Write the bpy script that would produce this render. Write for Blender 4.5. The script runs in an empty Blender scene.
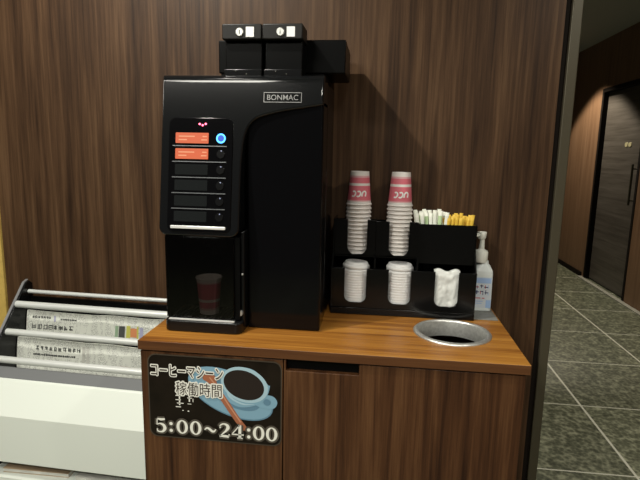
import bpy, bmesh, math, random
from mathutils import Vector, Matrix, noise
R = random.Random(7)
PI = math.pi
scene = bpy.context.scene
COL = scene.collection

# ------------------------------------------------------------------ materials
def new_mat(name):
    m = bpy.data.materials.new(name); m.use_nodes = True
    nt = m.node_tree
    return m, nt, nt.nodes['Principled BSDF']

def plain(name, col, rough=.5, metal=0., spec=.5, noise=0., nscale=40., coat=0.):
    m, nt, b = new_mat(name)
    b.inputs['Roughness'].default_value = rough
    b.inputs['Metallic'].default_value = metal
    b.inputs['Specular IOR Level'].default_value = spec
    b.inputs['Coat Weight'].default_value = coat
    tc = nt.nodes.new('ShaderNodeTexCoord')
    n = nt.nodes.new('ShaderNodeTexNoise'); n.inputs['Scale'].default_value = nscale
    n.inputs['Detail'].default_value = 4
    nt.links.new(tc.outputs['Object'], n.inputs['Vector'])
    r = nt.nodes.new('ShaderNodeValToRGB')
    r.color_ramp.elements[0].position = .3; r.color_ramp.elements[1].position = .7
    r.color_ramp.elements[0].color = (*[c*(1-noise) for c in col], 1)
    r.color_ramp.elements[1].color = (*[min(1, c*(1+noise)) for c in col], 1)
    nt.links.new(n.outputs['Fac'], r.inputs['Fac'])
    nt.links.new(r.outputs['Color'], b.inputs['Base Color'])
    return m

def wood(name, dark, mid, light, grain='z', rough=.4, scale=1., spec=.4, coat=0.):
    m, nt, b = new_mat(name)
    b.inputs['Roughness'].default_value = rough
    b.inputs['Specular IOR Level'].default_value = spec
    b.inputs['Coat Weight'].default_value = coat
    tc = nt.nodes.new('ShaderNodeTexCoord')
    def mapped(s_long, s_cross):
        mp = nt.nodes.new('ShaderNodeMapping')
        s = [s_cross*scale]*3
        s['xyz'.index(grain)] = s_long*scale
        mp.inputs['Scale'].default_value = s
        nt.links.new(tc.outputs['Object'], mp.inputs['Vector'])
        return mp
    n1 = nt.nodes.new('ShaderNodeTexNoise'); n1.inputs['Scale'].default_value = 1
    n1.inputs['Detail'].default_value = 5; n1.inputs['Distortion'].default_value = .6
    nt.links.new(mapped(1.1, 28).outputs[0], n1.inputs['Vector'])
    n2 = nt.nodes.new('ShaderNodeTexNoise'); n2.inputs['Scale'].default_value = 1
    n2.inputs['Detail'].default_value = 6; n2.inputs['Roughness'].default_value = .7
    nt.links.new(mapped(3.5, 125).outputs[0], n2.inputs['Vector'])
    mx = nt.nodes.new('ShaderNodeMath'); mx.operation = 'MULTIPLY_ADD'
    mx.inputs[1].default_value = .46
    nt.links.new(n2.outputs['Fac'], mx.inputs[0])
    ml = nt.nodes.new('ShaderNodeMath'); ml.operation = 'MULTIPLY'; ml.inputs[1].default_value = .54
    nt.links.new(n1.outputs['Fac'], ml.inputs[0]); nt.links.new(ml.outputs[0], mx.inputs[2])
    rp = nt.nodes.new('ShaderNodeValToRGB')
    e = rp.color_ramp.elements
    e[0].position = .36; e[0].color = (*dark, 1); e[1].position = .66; e[1].color = (*light, 1)
    k = e.new(.5); k.color = (*mid, 1)
    nt.links.new(mx.outputs[0], rp.inputs['Fac']); nt.links.new(rp.outputs['Color'], b.inputs['Base Color'])
    bp = nt.nodes.new('ShaderNodeBump'); bp.inputs['Strength'].default_value = .06; bp.inputs['Distance'].default_value = .002
    nt.links.new(n2.outputs['Fac'], bp.inputs['Height']); nt.links.new(bp.outputs[0], b.inputs['Normal'])
    return m

def emit(name, col, strength, base=(.02, .02, .02)):
    m, nt, b = new_mat(name)
    b.inputs['Base Color'].default_value = (*base, 1)
    b.inputs['Emission Color'].default_value = (*col, 1)
    b.inputs['Emission Strength'].default_value = strength
    return m

def granite_tiles(name, tx, ty, size, grout=.011):
    m, nt, b = new_mat(name)
    L = nt.links
    tc = nt.nodes.new('ShaderNodeTexCoord'); sp = nt.nodes.new('ShaderNodeSeparateXYZ')
    L.new(tc.outputs['Object'], sp.inputs[0])
    def M(op, a, bv):
        n = nt.nodes.new('ShaderNodeMath'); n.operation = op
        for i, x in enumerate((a, bv)):
            if x is None: continue
            if isinstance(x, (int, float)): n.inputs[i].default_value = x
            else: L.new(x, n.inputs[i])
        return n.outputs[0]
    masks, ids = [], []
    for ax, off in ((0, tx), (1, ty)):
        u = M('DIVIDE', M('SUBTRACT', sp.outputs[ax], off), size)
        fl = M('FLOOR', u, None); ids.append(fl)
        fr = M('SUBTRACT', u, fl)
        d = M('MINIMUM', fr, M('SUBTRACT', 1.0, fr))
        masks.append(M('LESS_THAN', d, grout/size/2 if ax == 0 else grout/size/3))
    gm = M('MAXIMUM', masks[0], masks[1])
    n1 = nt.nodes.new('ShaderNodeTexNoise'); n1.inputs['Scale'].default_value = 16; n1.inputs['Detail'].default_value = 8
    n1.inputs['Roughness'].default_value = .72
    L.new(tc.outputs['Object'], n1.inputs['Vector'])
    v = nt.nodes.new('ShaderNodeTexVoronoi'); v.inputs['Scale'].default_value = 55
    L.new(tc.outputs['Object'], v.inputs['Vector'])
    f = M('ADD', M('MULTIPLY', n1.outputs['Fac'], .8), M('MULTIPLY', v.outputs['Distance'], .3))
    rp = nt.nodes.new('ShaderNodeValToRGB'); e = rp.color_ramp.elements
    e[0].position = .36; e[0].color = (.036, .040, .025, 1)
    e[1].position = .74; e[1].color = (.29, .295, .20, 1)
    k = e.new(.54); k.color = (.098, .104, .066, 1)
    L.new(f, rp.inputs['Fac'])
    wn = nt.nodes.new('ShaderNodeTexWhiteNoise'); wn.noise_dimensions = '2D'
    cb = nt.nodes.new('ShaderNodeCombineXYZ'); L.new(ids[0], cb.inputs[0]); L.new(ids[1], cb.inputs[1])
    L.new(cb.outputs[0], wn.inputs['Vector'])
    hs = nt.nodes.new('ShaderNodeHueSaturation'); L.new(rp.outputs['Color'], hs.inputs['Color'])
    L.new(M('ADD', M('MULTIPLY', wn.outputs['Value'], .3), .85), hs.inputs['Value'])
    mx = nt.nodes.new('ShaderNodeMix'); mx.data_type = 'RGBA'
    L.new(gm, mx.inputs['Factor']); L.new(hs.outputs['Color'], mx.inputs['A'])
    mx.inputs['B'].default_value = (.58, .57, .47, 1)
    L.new(mx.outputs['Result'], b.inputs['Base Color'])
    b.inputs['Roughness'].default_value = .38
    return m

def newsprint(name):
    m, nt, b = new_mat(name); L = nt.links
    b.inputs['Roughness'].default_value = .85
    tc = nt.nodes.new('ShaderNodeTexCoord')
    def noise_(sx, sy, det):
        mp = nt.nodes.new('ShaderNodeMapping'); mp.inputs['Scale'].default_value = (sx, sy, 1)
        L.new(tc.outputs['Object'], mp.inputs['Vector'])
        n = nt.nodes.new('ShaderNodeTexNoise'); n.inputs['Scale'].default_value = 1; n.inputs['Detail'].default_value = det
        L.new(mp.outputs[0], n.inputs['Vector']); return n
    def ramp(n, a, b_, c0, c1):
        r = nt.nodes.new('ShaderNodeValToRGB'); e = r.color_ramp.elements
        e[0].position = a; e[1].position = b_; e[0].color = (*c0, 1); e[1].color = (*c1, 1)
        L.new(n.outputs['Fac'], r.inputs['Fac']); return r
    fine = ramp(noise_(300, 260, 2), .40, .58, (.46, .47, .43), (.80, .82, .75))
    cols = ramp(noise_(60, 26, 1), .50, .56, (0, 0, 0), (1, 1, 1))
    mx = nt.nodes.new('ShaderNodeMix'); mx.data_type = 'RGBA'
    L.new(cols.outputs['Color'], mx.inputs['Factor']); L.new(fine.outputs['Color'], mx.inputs['A'])
    mx.inputs['B'].default_value = (.74, .76, .69, 1)
    L.new(mx.outputs['Result'], b.inputs['Base Color'])
    return m

def smoky(name, tint=.3):
    m, nt, b = new_mat(name); L = nt.links
    out = nt.nodes['Material Output']
    tr = nt.nodes.new('ShaderNodeBsdfTransparent'); tr.inputs['Color'].default_value = (tint*1.0, tint*.97, tint*.95, 1)
    gl = nt.nodes.new('ShaderNodeBsdfGlossy'); gl.inputs['Roughness'].default_value = .12
    fr = nt.nodes.new('ShaderNodeFresnel'); fr.inputs['IOR'].default_value = 1.4
    mx = nt.nodes.new('ShaderNodeMixShader')
    L.new(fr.outputs[0], mx.inputs[0]); L.new(tr.outputs[0], mx.inputs[1]); L.new(gl.outputs[0], mx.inputs[2])
    L.new(mx.outputs[0], out.inputs['Surface'])
    return m

M_ = {}
M_['wall'] = wood('wall_wood', (.022, .0100, .0044), (.058, .0290, .0134), (.110, .060, .0295), 'z', .5, spec=.22)
M_['corridor'] = wood('corridor_wood', (.13, .068, .034), (.18, .10, .052), (.23, .135, .075), 'z', .5)
M_['door'] = wood('door_wood', (.05, .042, .033), (.078, .067, .054), (.11, .096, .08), 'y', .45)
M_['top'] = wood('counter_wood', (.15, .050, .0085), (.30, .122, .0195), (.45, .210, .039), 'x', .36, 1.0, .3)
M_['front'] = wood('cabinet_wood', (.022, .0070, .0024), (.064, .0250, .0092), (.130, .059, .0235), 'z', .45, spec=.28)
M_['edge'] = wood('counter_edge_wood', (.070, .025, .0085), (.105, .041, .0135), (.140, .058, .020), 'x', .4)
M_['floor'] = granite_tiles('granite_floor', 1.0746, 2.0281, .6)
M_['ceil'] = plain('ceiling_paint', (.34, .35, .32), .8)
M_['olive'] = plain('olive_metal', (.075, .064, .04), .45, .3)
M_['groove'] = plain('dark_groove', (.010, .007, .005), .7, spec=.1)
M_['ochre'] = plain('ochre_paint', (.52, .36, .09), .6, noise=.08)
M_['stone'] = plain('pale_stone', (.30, .29, .24), .5, noise=.2)
M_['gloss'] = plain('gloss_black', (.0025, .0025, .003), .11, spec=.25)
M_['satin'] = plain('satin_black', (.0045, .0047, .0052), .22, spec=.35)
M_['lidblack'] = plain('lid_black', (.012, .011, .010), .45, spec=.25)
M_['headblack'] = plain('head_black', (.005, .0054, .006), .13, spec=.5)
M_['black'] = plain('matte_black', (.0025, .0025, .0025), .35, spec=.1)
M_['acrylic'] = plain('black_acrylic', (.0035, .0035, .0035), .2, spec=.3)
M_['plate'] = plain('plate_silver', (.22, .22, .215), .35, .3)
M_['screen'] = plain('dark_screen', (.010, .0115, .012), .12, spec=.5)
M_['line'] = plain('divider_grey', (.22, .23, .24), .3, .6)
M_['chrome'] = plain('chrome', (.75, .75, .74), .12, 1.)
M_['bright'] = plain('bright_metal', (.80, .80, .78), .3, .35)
M_['steel'] = plain('brushed_steel', (.66, .66, .63), .42, .85, noise=.12, nscale=120)
M_['steeldark'] = plain('bin_black', (.01, .01, .01), .6)
M_['alu'] = plain('brushed_aluminium', (.74, .76, .74), .36, .35)
M_['strip'] = plain('strip_grey', (.30, .30, .31), .4, .5)
M_['white'] = plain('white_laminate', (.72, .76, .70), .42)
M_['grey'] = plain('grey_tray', (.17, .175, .18), .4)
M_['greymat'] = plain('grey_mat', (.20, .20, .185), .55, noise=.12, nscale=90)
M_['paper'] = newsprint('newsprint')
M_['ink'] = plain('newspaper_ink', (.07, .075, .07), .8)
M_['cupwhite'] = plain('cup_paper_white', (.76, .72, .69), .5)
M_['cuppink'] = plain('cup_pink', (.66, .155, .20), .5)
M_['cuppale'] = plain('cup_pale_pink', (.70, .40, .42), .5)
M_['lid'] = plain('lid_plastic', (.84, .84, .83), .35)
M_['napkin'] = plain('napkin_white', (.70, .72, .69), .6, noise=.10, nscale=30)
M_['sachetw'] = plain('sachet_white', (.82, .83, .74), .5)
M_['sachetg'] = plain('sachet_green', (.50, .66, .38), .5)
M_['sachety'] = plain('sachet_yellow', (.80, .52, .06), .5)
M_['bottle'] = plain('bottle_plastic', (.74, .79, .78), .3)
M_['pump'] = plain('pump_plastic', (.84, .85, .78), .3)
M_['lblue'] = plain('label_blue', (.36, .52, .80), .4)
M_['lpale'] = plain('label_pale', (.64, .70, .76), .4)
M_['lnavy'] = plain('label_navy', (.04, .05, .16), .4)
M_['lred'] = plain('label_red', (.55, .10, .12), .4)
M_['signbg'] = plain('sign_brown', (.010, .0068, .0045), .35, spec=.2, noise=.35, nscale=14)
M_['signedge'] = plain('laminate_edge', (.06, .047, .034), .3, spec=.3)
M_['signwhite'] = plain('sign_white', (.78, .77, .70), .45)
M_['signhalo'] = plain('sign_halo', (.075, .064, .05), .45)
M_['signink'] = plain('sign_ink', (.03, .018, .012), .45)
M_['pblue'] = plain('print_blue', (.20, .36, .47), .4)
M_['pblue2'] = plain('print_blue_deep', (.11, .22, .31), .4)
M_['pblue3'] = plain('print_blue_light', (.36, .52, .60), .4)
M_['pcoffee'] = plain('print_coffee', (.016, .010, .009), .35)
M_['pspoon'] = plain('print_spoon', (.34, .12, .06), .4)
M_['pspoon2'] = plain('print_spoon_light', (.52, .24, .14), .4)
M_['orange'] = emit('lcd_orange', (1., .13, .012), .70)
M_['lcdtext'] = emit('lcd_text', (1., .38, .17), .85)
M_['blue'] = emit('ring_blue', (.06, .40, 1.), 3.2)
M_['bluein'] = emit('ring_blue_inner', (.0, .10, .8), .9)
M_['red'] = emit('led_red', (1., .12, .22), 5.)
M_['dot'] = emit('button_dot', (.5, .55, .8), .6)
M_['smoky'] = smoky('smoky_door', .52)
M_['brass'] = plain('door_sign_pale', (.42, .38, .22), .4)
M_['magtan'] = plain('magazine_tan', (.42, .31, .2), .5)
M_['magpale'] = plain('magazine_pale', (.58, .58, .53), .5, noise=.15, nscale=20)
M_['yel'] = plain('print_yellow', (.62, .60, .12), .8)
M_['ora'] = plain('print_orange', (.72, .28, .12), .8)
M_['gre'] = plain('print_green', (.30, .42, .28), .8)
M_['ppl'] = plain('print_lilac', (.42, .42, .60), .8)
M_['pnk'] = plain('print_rose', (.60, .42, .42), .8)

# ------------------------------------------------------------------ builders
def world_loc(o):
    p = Vector((0, 0, 0))
    while o is not None:
        p += o.location; o = o.parent
    return p

class MB:
    """collects shapes for ONE mesh"""
    def __init__(self): self.v = []; self.f = []; self.fm = []; self.mats = []; self.cur = 0
    def mat(self, m):
        if m not in self.mats: self.mats.append(m)
        self.cur = self.mats.index(m); return self
    def add(self, verts, faces):
        o = len(self.v); self.v += [tuple(p) for p in verts]
        for f in faces: self.f.append(tuple(i+o for i in f)); self.fm.append(self.cur)
        return self
    def box(self, x0, x1, y0, y1, z0, z1):
        return self.add([(x0,y0,z0),(x1,y0,z0),(x1,y1,z0),(x0,y1,z0),(x0,y0,z1),(x1,y0,z1),(x1,y1,z1),(x0,y1,z1)],
            [(3,2,1,0),(4,5,6,7),(0,1,5,4),(1,2,6,5),(2,3,7,6),(3,0,4,7)])
    def prism(self, outline, fa, fb):
        """closed outline (2D, ccw seen from the front); fa / fb map a 2D point to front / back 3D point"""
        n = len(outline)
        vs = [fa(*p) for p in outline]+[fb(*p) for p in outline]
        fs = [tuple(range(n)), tuple(range(2*n-1, n-1, -1))]
        for i in range(n):
            j = (i+1) % n; fs.append((i, n+i, n+j, j))
        return self.add(vs, fs)
    def tube(self, p0, p1, r0, r1=None, n=20, caps=True):
        r1 = r0 if r1 is None else r1
        a, b = Vector(p0), Vector(p1); d = (b-a).normalized()
        t = Vector((0, 0, 1)) if abs(d.z) < .9 else Vector((1, 0, 0))
        u = d.cross(t).normalized(); w = d.cross(u)
        vs = []
        for c, r in ((a, r0), (b, r1)):
            for i in range(n):
                an = 2*PI*i/n; vs.append(c+u*(r*math.cos(an))+w*(r*math.sin(an)))
        fs = [(i, n+i, n+(i+1) % n, (i+1) % n) for i in range(n)]
        if caps: fs += [tuple(range(n)), tuple(range(2*n-1, n-1, -1))]
        return self.add(vs, fs)
    def lathe(self, prof, c, n=36, axis='z', mats=None, sy=1.):
        """prof: (radius, height) going up the outside; mats: one per band"""
        vs = []
        for r, h in prof:
            for i in range(n):
                an = 2*PI*i/n
                a, b = r*math.cos(an), r*math.sin(an)*sy
                if axis == 'z': vs.append((c[0]+a, c[1]+b, c[2]+h))
                else: vs.append((c[0]+a, c[1]+h, c[2]+b))
        o = len(self.v); self.v += vs
        for k in range(len(prof)-1):
            if mats: self.mat(mats[k])
            for i in range(n):
                j = (i+1) % n
                q = (o+k*n+i, o+k*n+j, o+(k+1)*n+j, o+(k+1)*n+i)
                self.f.append(q if axis == 'z' else q[::-1]); self.fm.append(self.cur)
        return self
    def ribbon(self, pts, ws, fmap):
        """flat stroke along a 2D path with a width at each point"""
        n = len(pts); vs = []
        for i, p in enumerate(pts):
            a = pts[max(0, i-1)]; b = pts[min(n-1, i+1)]
            dx, dy = b[0]-a[0], b[1]-a[1]; l = math.hypot(dx, dy) or 1
            w = (ws[i] if hasattr(ws, '__len__') else ws)/2
            vs.append(fmap(p[0]-dy/l*w, p[1]+dx/l*w)); vs.append(fmap(p[0]+dy/l*w, p[1]-dx/l*w))
        fs = [(2*i, 2*i+1, 2*i+3, 2*i+2) for i in range(n-1)]
        return self.add(vs, fs)
    def build(self, name, m=None, parent=None, bevel=0., seg=3, ang=35, smooth=True, local=False, loc=None):
        org = Vector((0, 0, 0))
        if parent is not None and not local: org = world_loc(parent)
        if loc is not None: org = Vector(loc)
        me = bpy.data.meshes.new(name)
        me.from_pydata([Vector(p)-org for p in self.v], [], self.f)
        if self.mats:
            for x in self.mats: me.materials.append(x)
            for p, i in zip(me.polygons, self.fm): p.material_index = i
        elif m is not None: me.materials.append(m)
        bm = bmesh.new(); bm.from_mesh(me)
        bmesh.ops.recalc_face_normals(bm, faces=bm.faces); bm.to_mesh(me); bm.free()
        if smooth:
            for p in me.polygons: p.use_smooth = True
            me.set_sharp_from_angle(angle=math.radians(ang))
        o = bpy.data.objects.new(name, me); COL.objects.link(o)
        if parent is not None: o.parent = parent
        if loc is not None: o.location = loc
        if bevel:
            b = o.modifiers.new('bevel', 'BEVEL'); b.width = bevel; b.segments = seg
            b.limit_method = 'ANGLE'; b.angle_limit = math.radians(38); b.harden_normals = False
        return o

def tag(o, label=None, cat=None, group=None, kind=None):
    if label: o['label'] = label
    if cat: o['category'] = cat
    if group: o['group'] = group
    if kind: o['kind'] = kind
    return o
def thing(name, label, cat, loc, group=None, rz=0.):
    o = bpy.data.objects.new(name, None); COL.objects.link(o)
    o.location = loc; o.rotation_euler = (0, 0, rz); o.empty_display_size = .05
    return tag(o, label, cat, group)
def struct(o): o['kind'] = 'structure'; return o
def copy_tree(o, parent=None):
    c = o.copy(); COL.objects.link(c)
    if parent is not None: c.parent = parent
    for ch in list(o.children): copy_tree(ch, c)
    return c
def arc(cx, cy, r, a0, a1, n=8, ry=None):
    ry = r if ry is None else ry
    return [(cx+r*math.cos(math.radians(a0+(a1-a0)*i/n)), cy+ry*math.sin(math.radians(a0+(a1-a0)*i/n))) for i in range(n+1)]
def rrect(x0, x1, z0, z1, r, n=6):
    return arc(x1-r, z0+r, r, -90, 0, n)+arc(x1-r, z1-r, r, 0, 90, n)+arc(x0+r, z1-r, r, 90, 180, n)+arc(x0+r, z0+r, r, 180, 270, n)
def bez(pts, n=24):
    """Catmull-Rom through the points"""
    P = [pts[0]]+list(pts)+[pts[-1]]; out = []
    m = len(pts)-1; k = max(2, n//m)
    for i in range(m):
        p0, p1, p2, p3 = P[i:i+4]
        for j in range(k):
            t = j/k
            out.append(tuple(.5*((2*p1[c])+(-p0[c]+p2[c])*t+(2*p0[c]-5*p1[c]+4*p2[c]-p3[c])*t*t+(-p0[c]+3*p1[c]-3*p2[c]+p3[c])*t**3) for c in range(len(p1))))
    out.append(tuple(pts[-1])); return out

def text_mesh(body, size, offset=0.):
    """glyph outlines of a text as verts / faces in the xy plane"""
    cu = bpy.data.curves.new('lettering', 'FONT'); cu.body = body; cu.size = size; cu.offset = offset
    cu.align_x = 'CENTER'; cu.align_y = 'CENTER'; cu.resolution_u = 4
    o = bpy.data.objects.new('lettering', cu); COL.objects.link(o)
    bpy.context.view_layer.update()
    dg = bpy.context.evaluated_depsgraph_get()
    me = bpy.data.meshes.new_from_object(o.evaluated_get(dg))
    vs = [v.co.copy() for v in me.vertices]; fs = [tuple(p.vertices) for p in me.polygons]
    bpy.data.objects.remove(o); bpy.data.curves.remove(cu); bpy.data.meshes.remove(me)
    return vs, fs
def text_fit(body, x0, x1, z0, z1, offset=0.):
    vs, fs = text_mesh(body, 1., offset)
    if not vs: return [], []
    ax = min(v.x for v in vs); bx = max(v.x for v in vs); ay = min(v.y for v in vs); by = max(v.y for v in vs)
    return [(x0+(v.x-ax)/(bx-ax)*(x1-x0), z0+(v.y-ay)/(by-ay)*(z1-z0)) for v in vs], fs

# ------------------------------------------------------------------ camera
cam = bpy.data.cameras.new('camera'); co = bpy.data.objects.new('camera', cam); COL.objects.link(co)
F, pitch, yaw, roll = 513.13, .169409, .115857, .020192
fw = Vector((-math.sin(yaw)*math.cos(pitch), math.cos(yaw)*math.cos(pitch), -math.sin(pitch)))
rt = Vector((math.cos(yaw), math.sin(yaw), 0)); up = rt.cross(fw)
r2 = rt*math.cos(roll)+up*math.sin(roll); u2 = up*math.cos(roll)-rt*math.sin(roll)
mat3 = Matrix((r2, u2, -fw)).transposed()
co.matrix_world = Matrix.Translation((0, 0, 1.27)) @ mat3.to_4x4()
cam.sensor_width = 36; cam.lens = F/640*36; cam.clip_start = .02
scene.camera = co

# ------------------------------------------------------------------ setting
YW = 1.661; CEIL = 2.45
struct(MB().box(-3.2, 2.6, -2.5, 9.5, -.05, 0).build('floor', M_['floor']))
struct(MB().box(-3.2, 2.6, -2.5, 9.5, CEIL, CEIL+.05).build('ceiling', M_['ceil']))
struct(MB().box(-1.335, .515, YW, YW+.09, 0, CEIL).build('wall_back', M_['wall']))
struct(MB().box(.515, .533, YW+.010, YW+.09, 0, CEIL).build('trim_1', M_['groove']))
struct(MB().box(.533, .563, YW-.002, YW+.10, 0, CEIL).build('trim_2', M_['olive'], bevel=.003))
struct(MB().box(-1.43, -1.335, YW-.012, YW+.09, 0, CEIL).build('trim_3', M_['ochre'], bevel=.004))
# corridor wall with the door set back in it
XC = 2.189; DY0, DY1, DH = 4.72, 5.66, 1.955
w = MB()
w.box(XC, XC+.12, DY1, 9.5, 0, CEIL); w.box(XC, XC+.12, -2.5, DY0, 0, CEIL); w.box(XC, XC+.12, DY0, DY1, DH, CEIL)
struct(w.build('wall_right', M_['corridor']))
struct(MB().box(-3.2, 2.6, 9.5, 9.6, 0, CEIL).build('wall_far', M_['corridor']))
d = struct(MB().box(XC+.045, XC+.085, DY0+.04, DY1-.04, .012, DH-.04).build('door_1', M_['door'], bevel=.002))
fr = MB().box(XC-.004, XC+.11, DY1-.038, DY1, 0, DH); fr.box(XC-.004, XC+.11, DY0, DY0+.038, 0, DH); fr.box(XC-.004, XC+.11, DY0+.038, DY1-.038, DH-.038, DH)
fr.build('door_frame', M_['groove'], d, bevel=.002)
h = MB(); hy = DY0+.13
h.tube((XC, hy, .86), (XC, hy, 1.22), .010)
for z in (.90, 1.18): h.tube((XC, hy, z), (XC+.046, hy, z), .007)
hh = h.build('door_handle', M_['olive'], d); hh['label'] = 'bronze bar handle'
s_ = MB()
s_.prism(arc(0, 0, .030, 0, 360, 16)[:-1], lambda a, b: (XC+.040, 5.115+a, 1.395+b*.7), lambda a, b: (XC+.046, 5.115+a, 1.395+b*.7))
s_.prism(arc(0, 0, .030, 0, 360, 16)[:-1], lambda a, b: (XC+.040, 5.045+a, 1.395+b*.7), lambda a, b: (XC+.046, 5.045+a, 1.395+b*.7))
s_.build('room_sign', M_['brass'], d)
struct(MB().box(XC-.045, XC-.002, -1.0, DY1+.05, 0, .010).build('trim_4', M_['stone']))
struct(MB().box(XC-.012, XC, DY1+.05, 9.4, 0, .05).build('baseboard_right', M_['groove']))

# ------------------------------------------------------------------ cabinet
ZT = .785; XL, XR, YF = -.605, .368, 1.191; TT = .0245
HX, HY, HR = .211, 1.393, .0925
cab = thing('cabinet', 'brown wooden cabinet with orange-brown top and round waste hole under the coffee machine', 'cabinet', ((XL+XR)/2, 1.42, 0))
# worktop with a round hole
def top_with_hole():
    m = MB(); n = 48
    x0, x1, y0, y1 = XL, XR, YF, YW-.001
    angs = sorted(set([2*PI*i/n for i in range(n)]+[math.atan2(y-HY, x-HX) % (2*PI) for x in (x0, x1) for y in (y0, y1)]))
    inn, out = [], []
    for a in angs:
        c, s = math.cos(a), math.sin(a)
        t = min(((x1-HX)/c if c > 1e-9 else (x0-HX)/c if c < -1e-9 else 9e9), ((y1-HY)/s if s > 1e-9 else (y0-HY)/s if s < -1e-9 else 9e9))
        inn.append((HX+HR*c, HY+HR*s)); out.append((HX+t*c, HY+t*s))
    N = len(angs)
    for z, fl in ((ZT, 0), (ZT-TT, 1)):
        pass
    vs = [(x, y, ZT) for x, y in inn]+[(x, y, ZT) for x, y in out]+[(x, y, ZT-TT) for x, y in inn]+[(x, y, ZT-TT) for x, y in out]
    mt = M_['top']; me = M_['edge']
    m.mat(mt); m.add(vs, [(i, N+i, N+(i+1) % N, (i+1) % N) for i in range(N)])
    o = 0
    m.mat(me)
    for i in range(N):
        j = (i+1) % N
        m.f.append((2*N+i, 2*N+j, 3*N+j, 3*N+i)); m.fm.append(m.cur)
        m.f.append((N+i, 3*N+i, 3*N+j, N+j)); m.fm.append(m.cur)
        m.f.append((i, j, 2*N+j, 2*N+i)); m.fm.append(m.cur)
    return m
top_with_hole().build('worktop', None, cab, bevel=.0012, seg=2, ang=30)
ZB = ZT-TT
c = MB()
c.box(XL+.003, XL+.021, YF+.0245, YW-.004, 0, ZB); c.box(XR-.022, XR-.004, YF+.0245, YW-.004, 0, ZB)
c.box(XL+.021, XR-.022, YW-.022, YW-.004, 0, ZB); c.box(XL+.021, XR-.022, YF+.026, YW-.022, .06, .078)
c.box(-.235, -.217, YF+.026, YW-.022, .078, ZB)
c.box(XL+.021, XR-.022, YF+.026, YF+.044, ZB-.05, ZB)
c.box(XL+.021, XR-.022, YF+.05, YF+.068, 0, .06)
c.build('carcass', M_['front'], cab)
SEAM = -.2255
MB().box(XL+.004, SEAM-.0015, YF+.006, YF+.024, .07, ZB-.0045).build('door_panel', M_['front'], cab, bevel=.001, seg=2)
# right door with the finger notch cut in its top edge
a0, a1, zt, zn = SEAM+.0015, XR-.009, ZB-.0045, ZB-.0330
ol = [(a0, .07), (a1, .07), (a1, zt), (-.036, zt), (-.036, zn)]+[(-.2195, zn), (-.2195, zt), (a0, zt)]
MB().prism(ol, lambda x, z: (x, YF+.006, z), lambda x, z: (x, YF+.024, z)).build('door_panel', M_['front'], cab, bevel=.001, seg=2)
MB().box(-.2165, -.033, YF+.0242, YF+.0256, zn-.004, ZB-.002).build('finger_slot', M_['black'], cab)['label'] = 'black finger slot of the right door'
ring = MB()
ring.lathe([(HR-.002, -.042), (HR-.002, .0), (HR-.0005, .0045), (HR+.003, .0062), (HR+.010, .0050), (HR+.0135, .0015), (HR+.0135, .0002), (HR+.002, .0002)], (HX, HY, ZT), 64)
rg = ring.build('waste_ring', M_['steel'], cab, ang=50); rg['label'] = 'brushed steel ring around the waste hole'
bn = MB(); bn.lathe([(.0, .62), (HR-.0, .62), (HR+.02, .62), (HR+.025, .678)], (HX, HY, 0), 40)
bb = MB(); bb.lathe([(.001, .10), (.095, .10), (.115, .60), (.118, .60), (.098, .095), (.001, .095)], (HX, HY, 0), 40)
bb.build('waste_bin', M_['steeldark'], cab)['label'] = 'black bin inside under the hole'

# ------------------------------------------------------------------ notice on the cabinet
SX0, SX1, SZ0, SZ1 = -.583, -.2285, .519, .7500
YS = YF+.006
sg = thing('notice', 'dark laminated notice with cup picture and opening hours taped on cabinet front', 'sign', ((SX0+SX1)/2, YS, SZ0))
MB().prism(rrect(SX0, SX1, SZ0, SZ1, .022), lambda x, z: (x, YS-.0012, z), lambda x, z: (x, YS-.0001, z)).build('laminate', M_['signedge'], sg)
MB().prism(rrect(SX0+.003, SX1-.003, SZ0+.003, SZ1-.003, .020), lambda x, z: (x, YS-.0015, z), lambda x, z: (x, YS-.0012, z)).build('backing', M_['signbg'], sg)
def flat(y): return lambda u, v: (SX0+u*(SX1-SX0), YS-.0015-y, SZ0+v*(SZ1-SZ0))
W_, H_ = SX1-SX0, SZ1-SZ0
def ell(cx, cy, rx, ry, tilt=0., n=40):
    ct, st = math.cos(tilt), math.sin(tilt); o = []
    for i in range(n):
        a = 2*PI*i/n; x, y = rx*math.cos(a), ry*math.sin(a)*1.0
        o.append((cx+(x*ct-y*st)/W_, cy+(x*st+y*ct)/H_))
    return o
def disc(mb, m, layer, pts):
    mb.mat(m); f = flat(layer*.00022); return mb.add([f(*p) for p in pts], [tuple(range(len(pts)))])
# printed picture: blue saucer, blue cup of coffee, brown spoon
pic = MB()
disc(pic, M_['pblue2'], 1, ell(.622, .590, .118, .059, -.38))
disc(pic, M_['pblue'], 2, ell(.620, .597, .116, .057, -.38))
disc(pic, M_['pblue2'], 3, ell(.655, .575, .070, .033, -.38))
# handle
pic.mat(M_['pblue']); pic.ribbon(bez([(.885, .585), (.925, .575), (.945, .525), (.925, .47), (.87, .47), (.82, .50)], 30), [.046]*31, flat(.0009))
cupo = bez([(.55, .77), (.565, .62), (.60, .51), (.68, .445), (.77, .455), (.86, .52), (.90, .62), (.915, .72)], 42)
disc(pic, M_['pblue'], 5, cupo+bez([(.915, .70), (.80, .885), (.66, .90), (.55, .77)], 20)[1:-1])
disc(pic, M_['pblue2'], 6, ell(.893, .522, .0095, .0085, -.2))
disc(pic, M_['pblue3'], 6, ell(.728, .708, .0625, .0465, -.30))
disc(pic, M_['pcoffee'], 7, ell(.723, .706, .0540, .0385, -.30))
pic.mat(M_['pblue3']); pic.ribbon(bez([(.60, .60), (.64, .53), (.72, .48), (.80, .49)], 18), [.004, .010, .016, .020, .020, .02, .02, .02, .02, .02, .02, .02, .02, .016, .014, .01, .008, .006, .004], flat(.00135))
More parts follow.
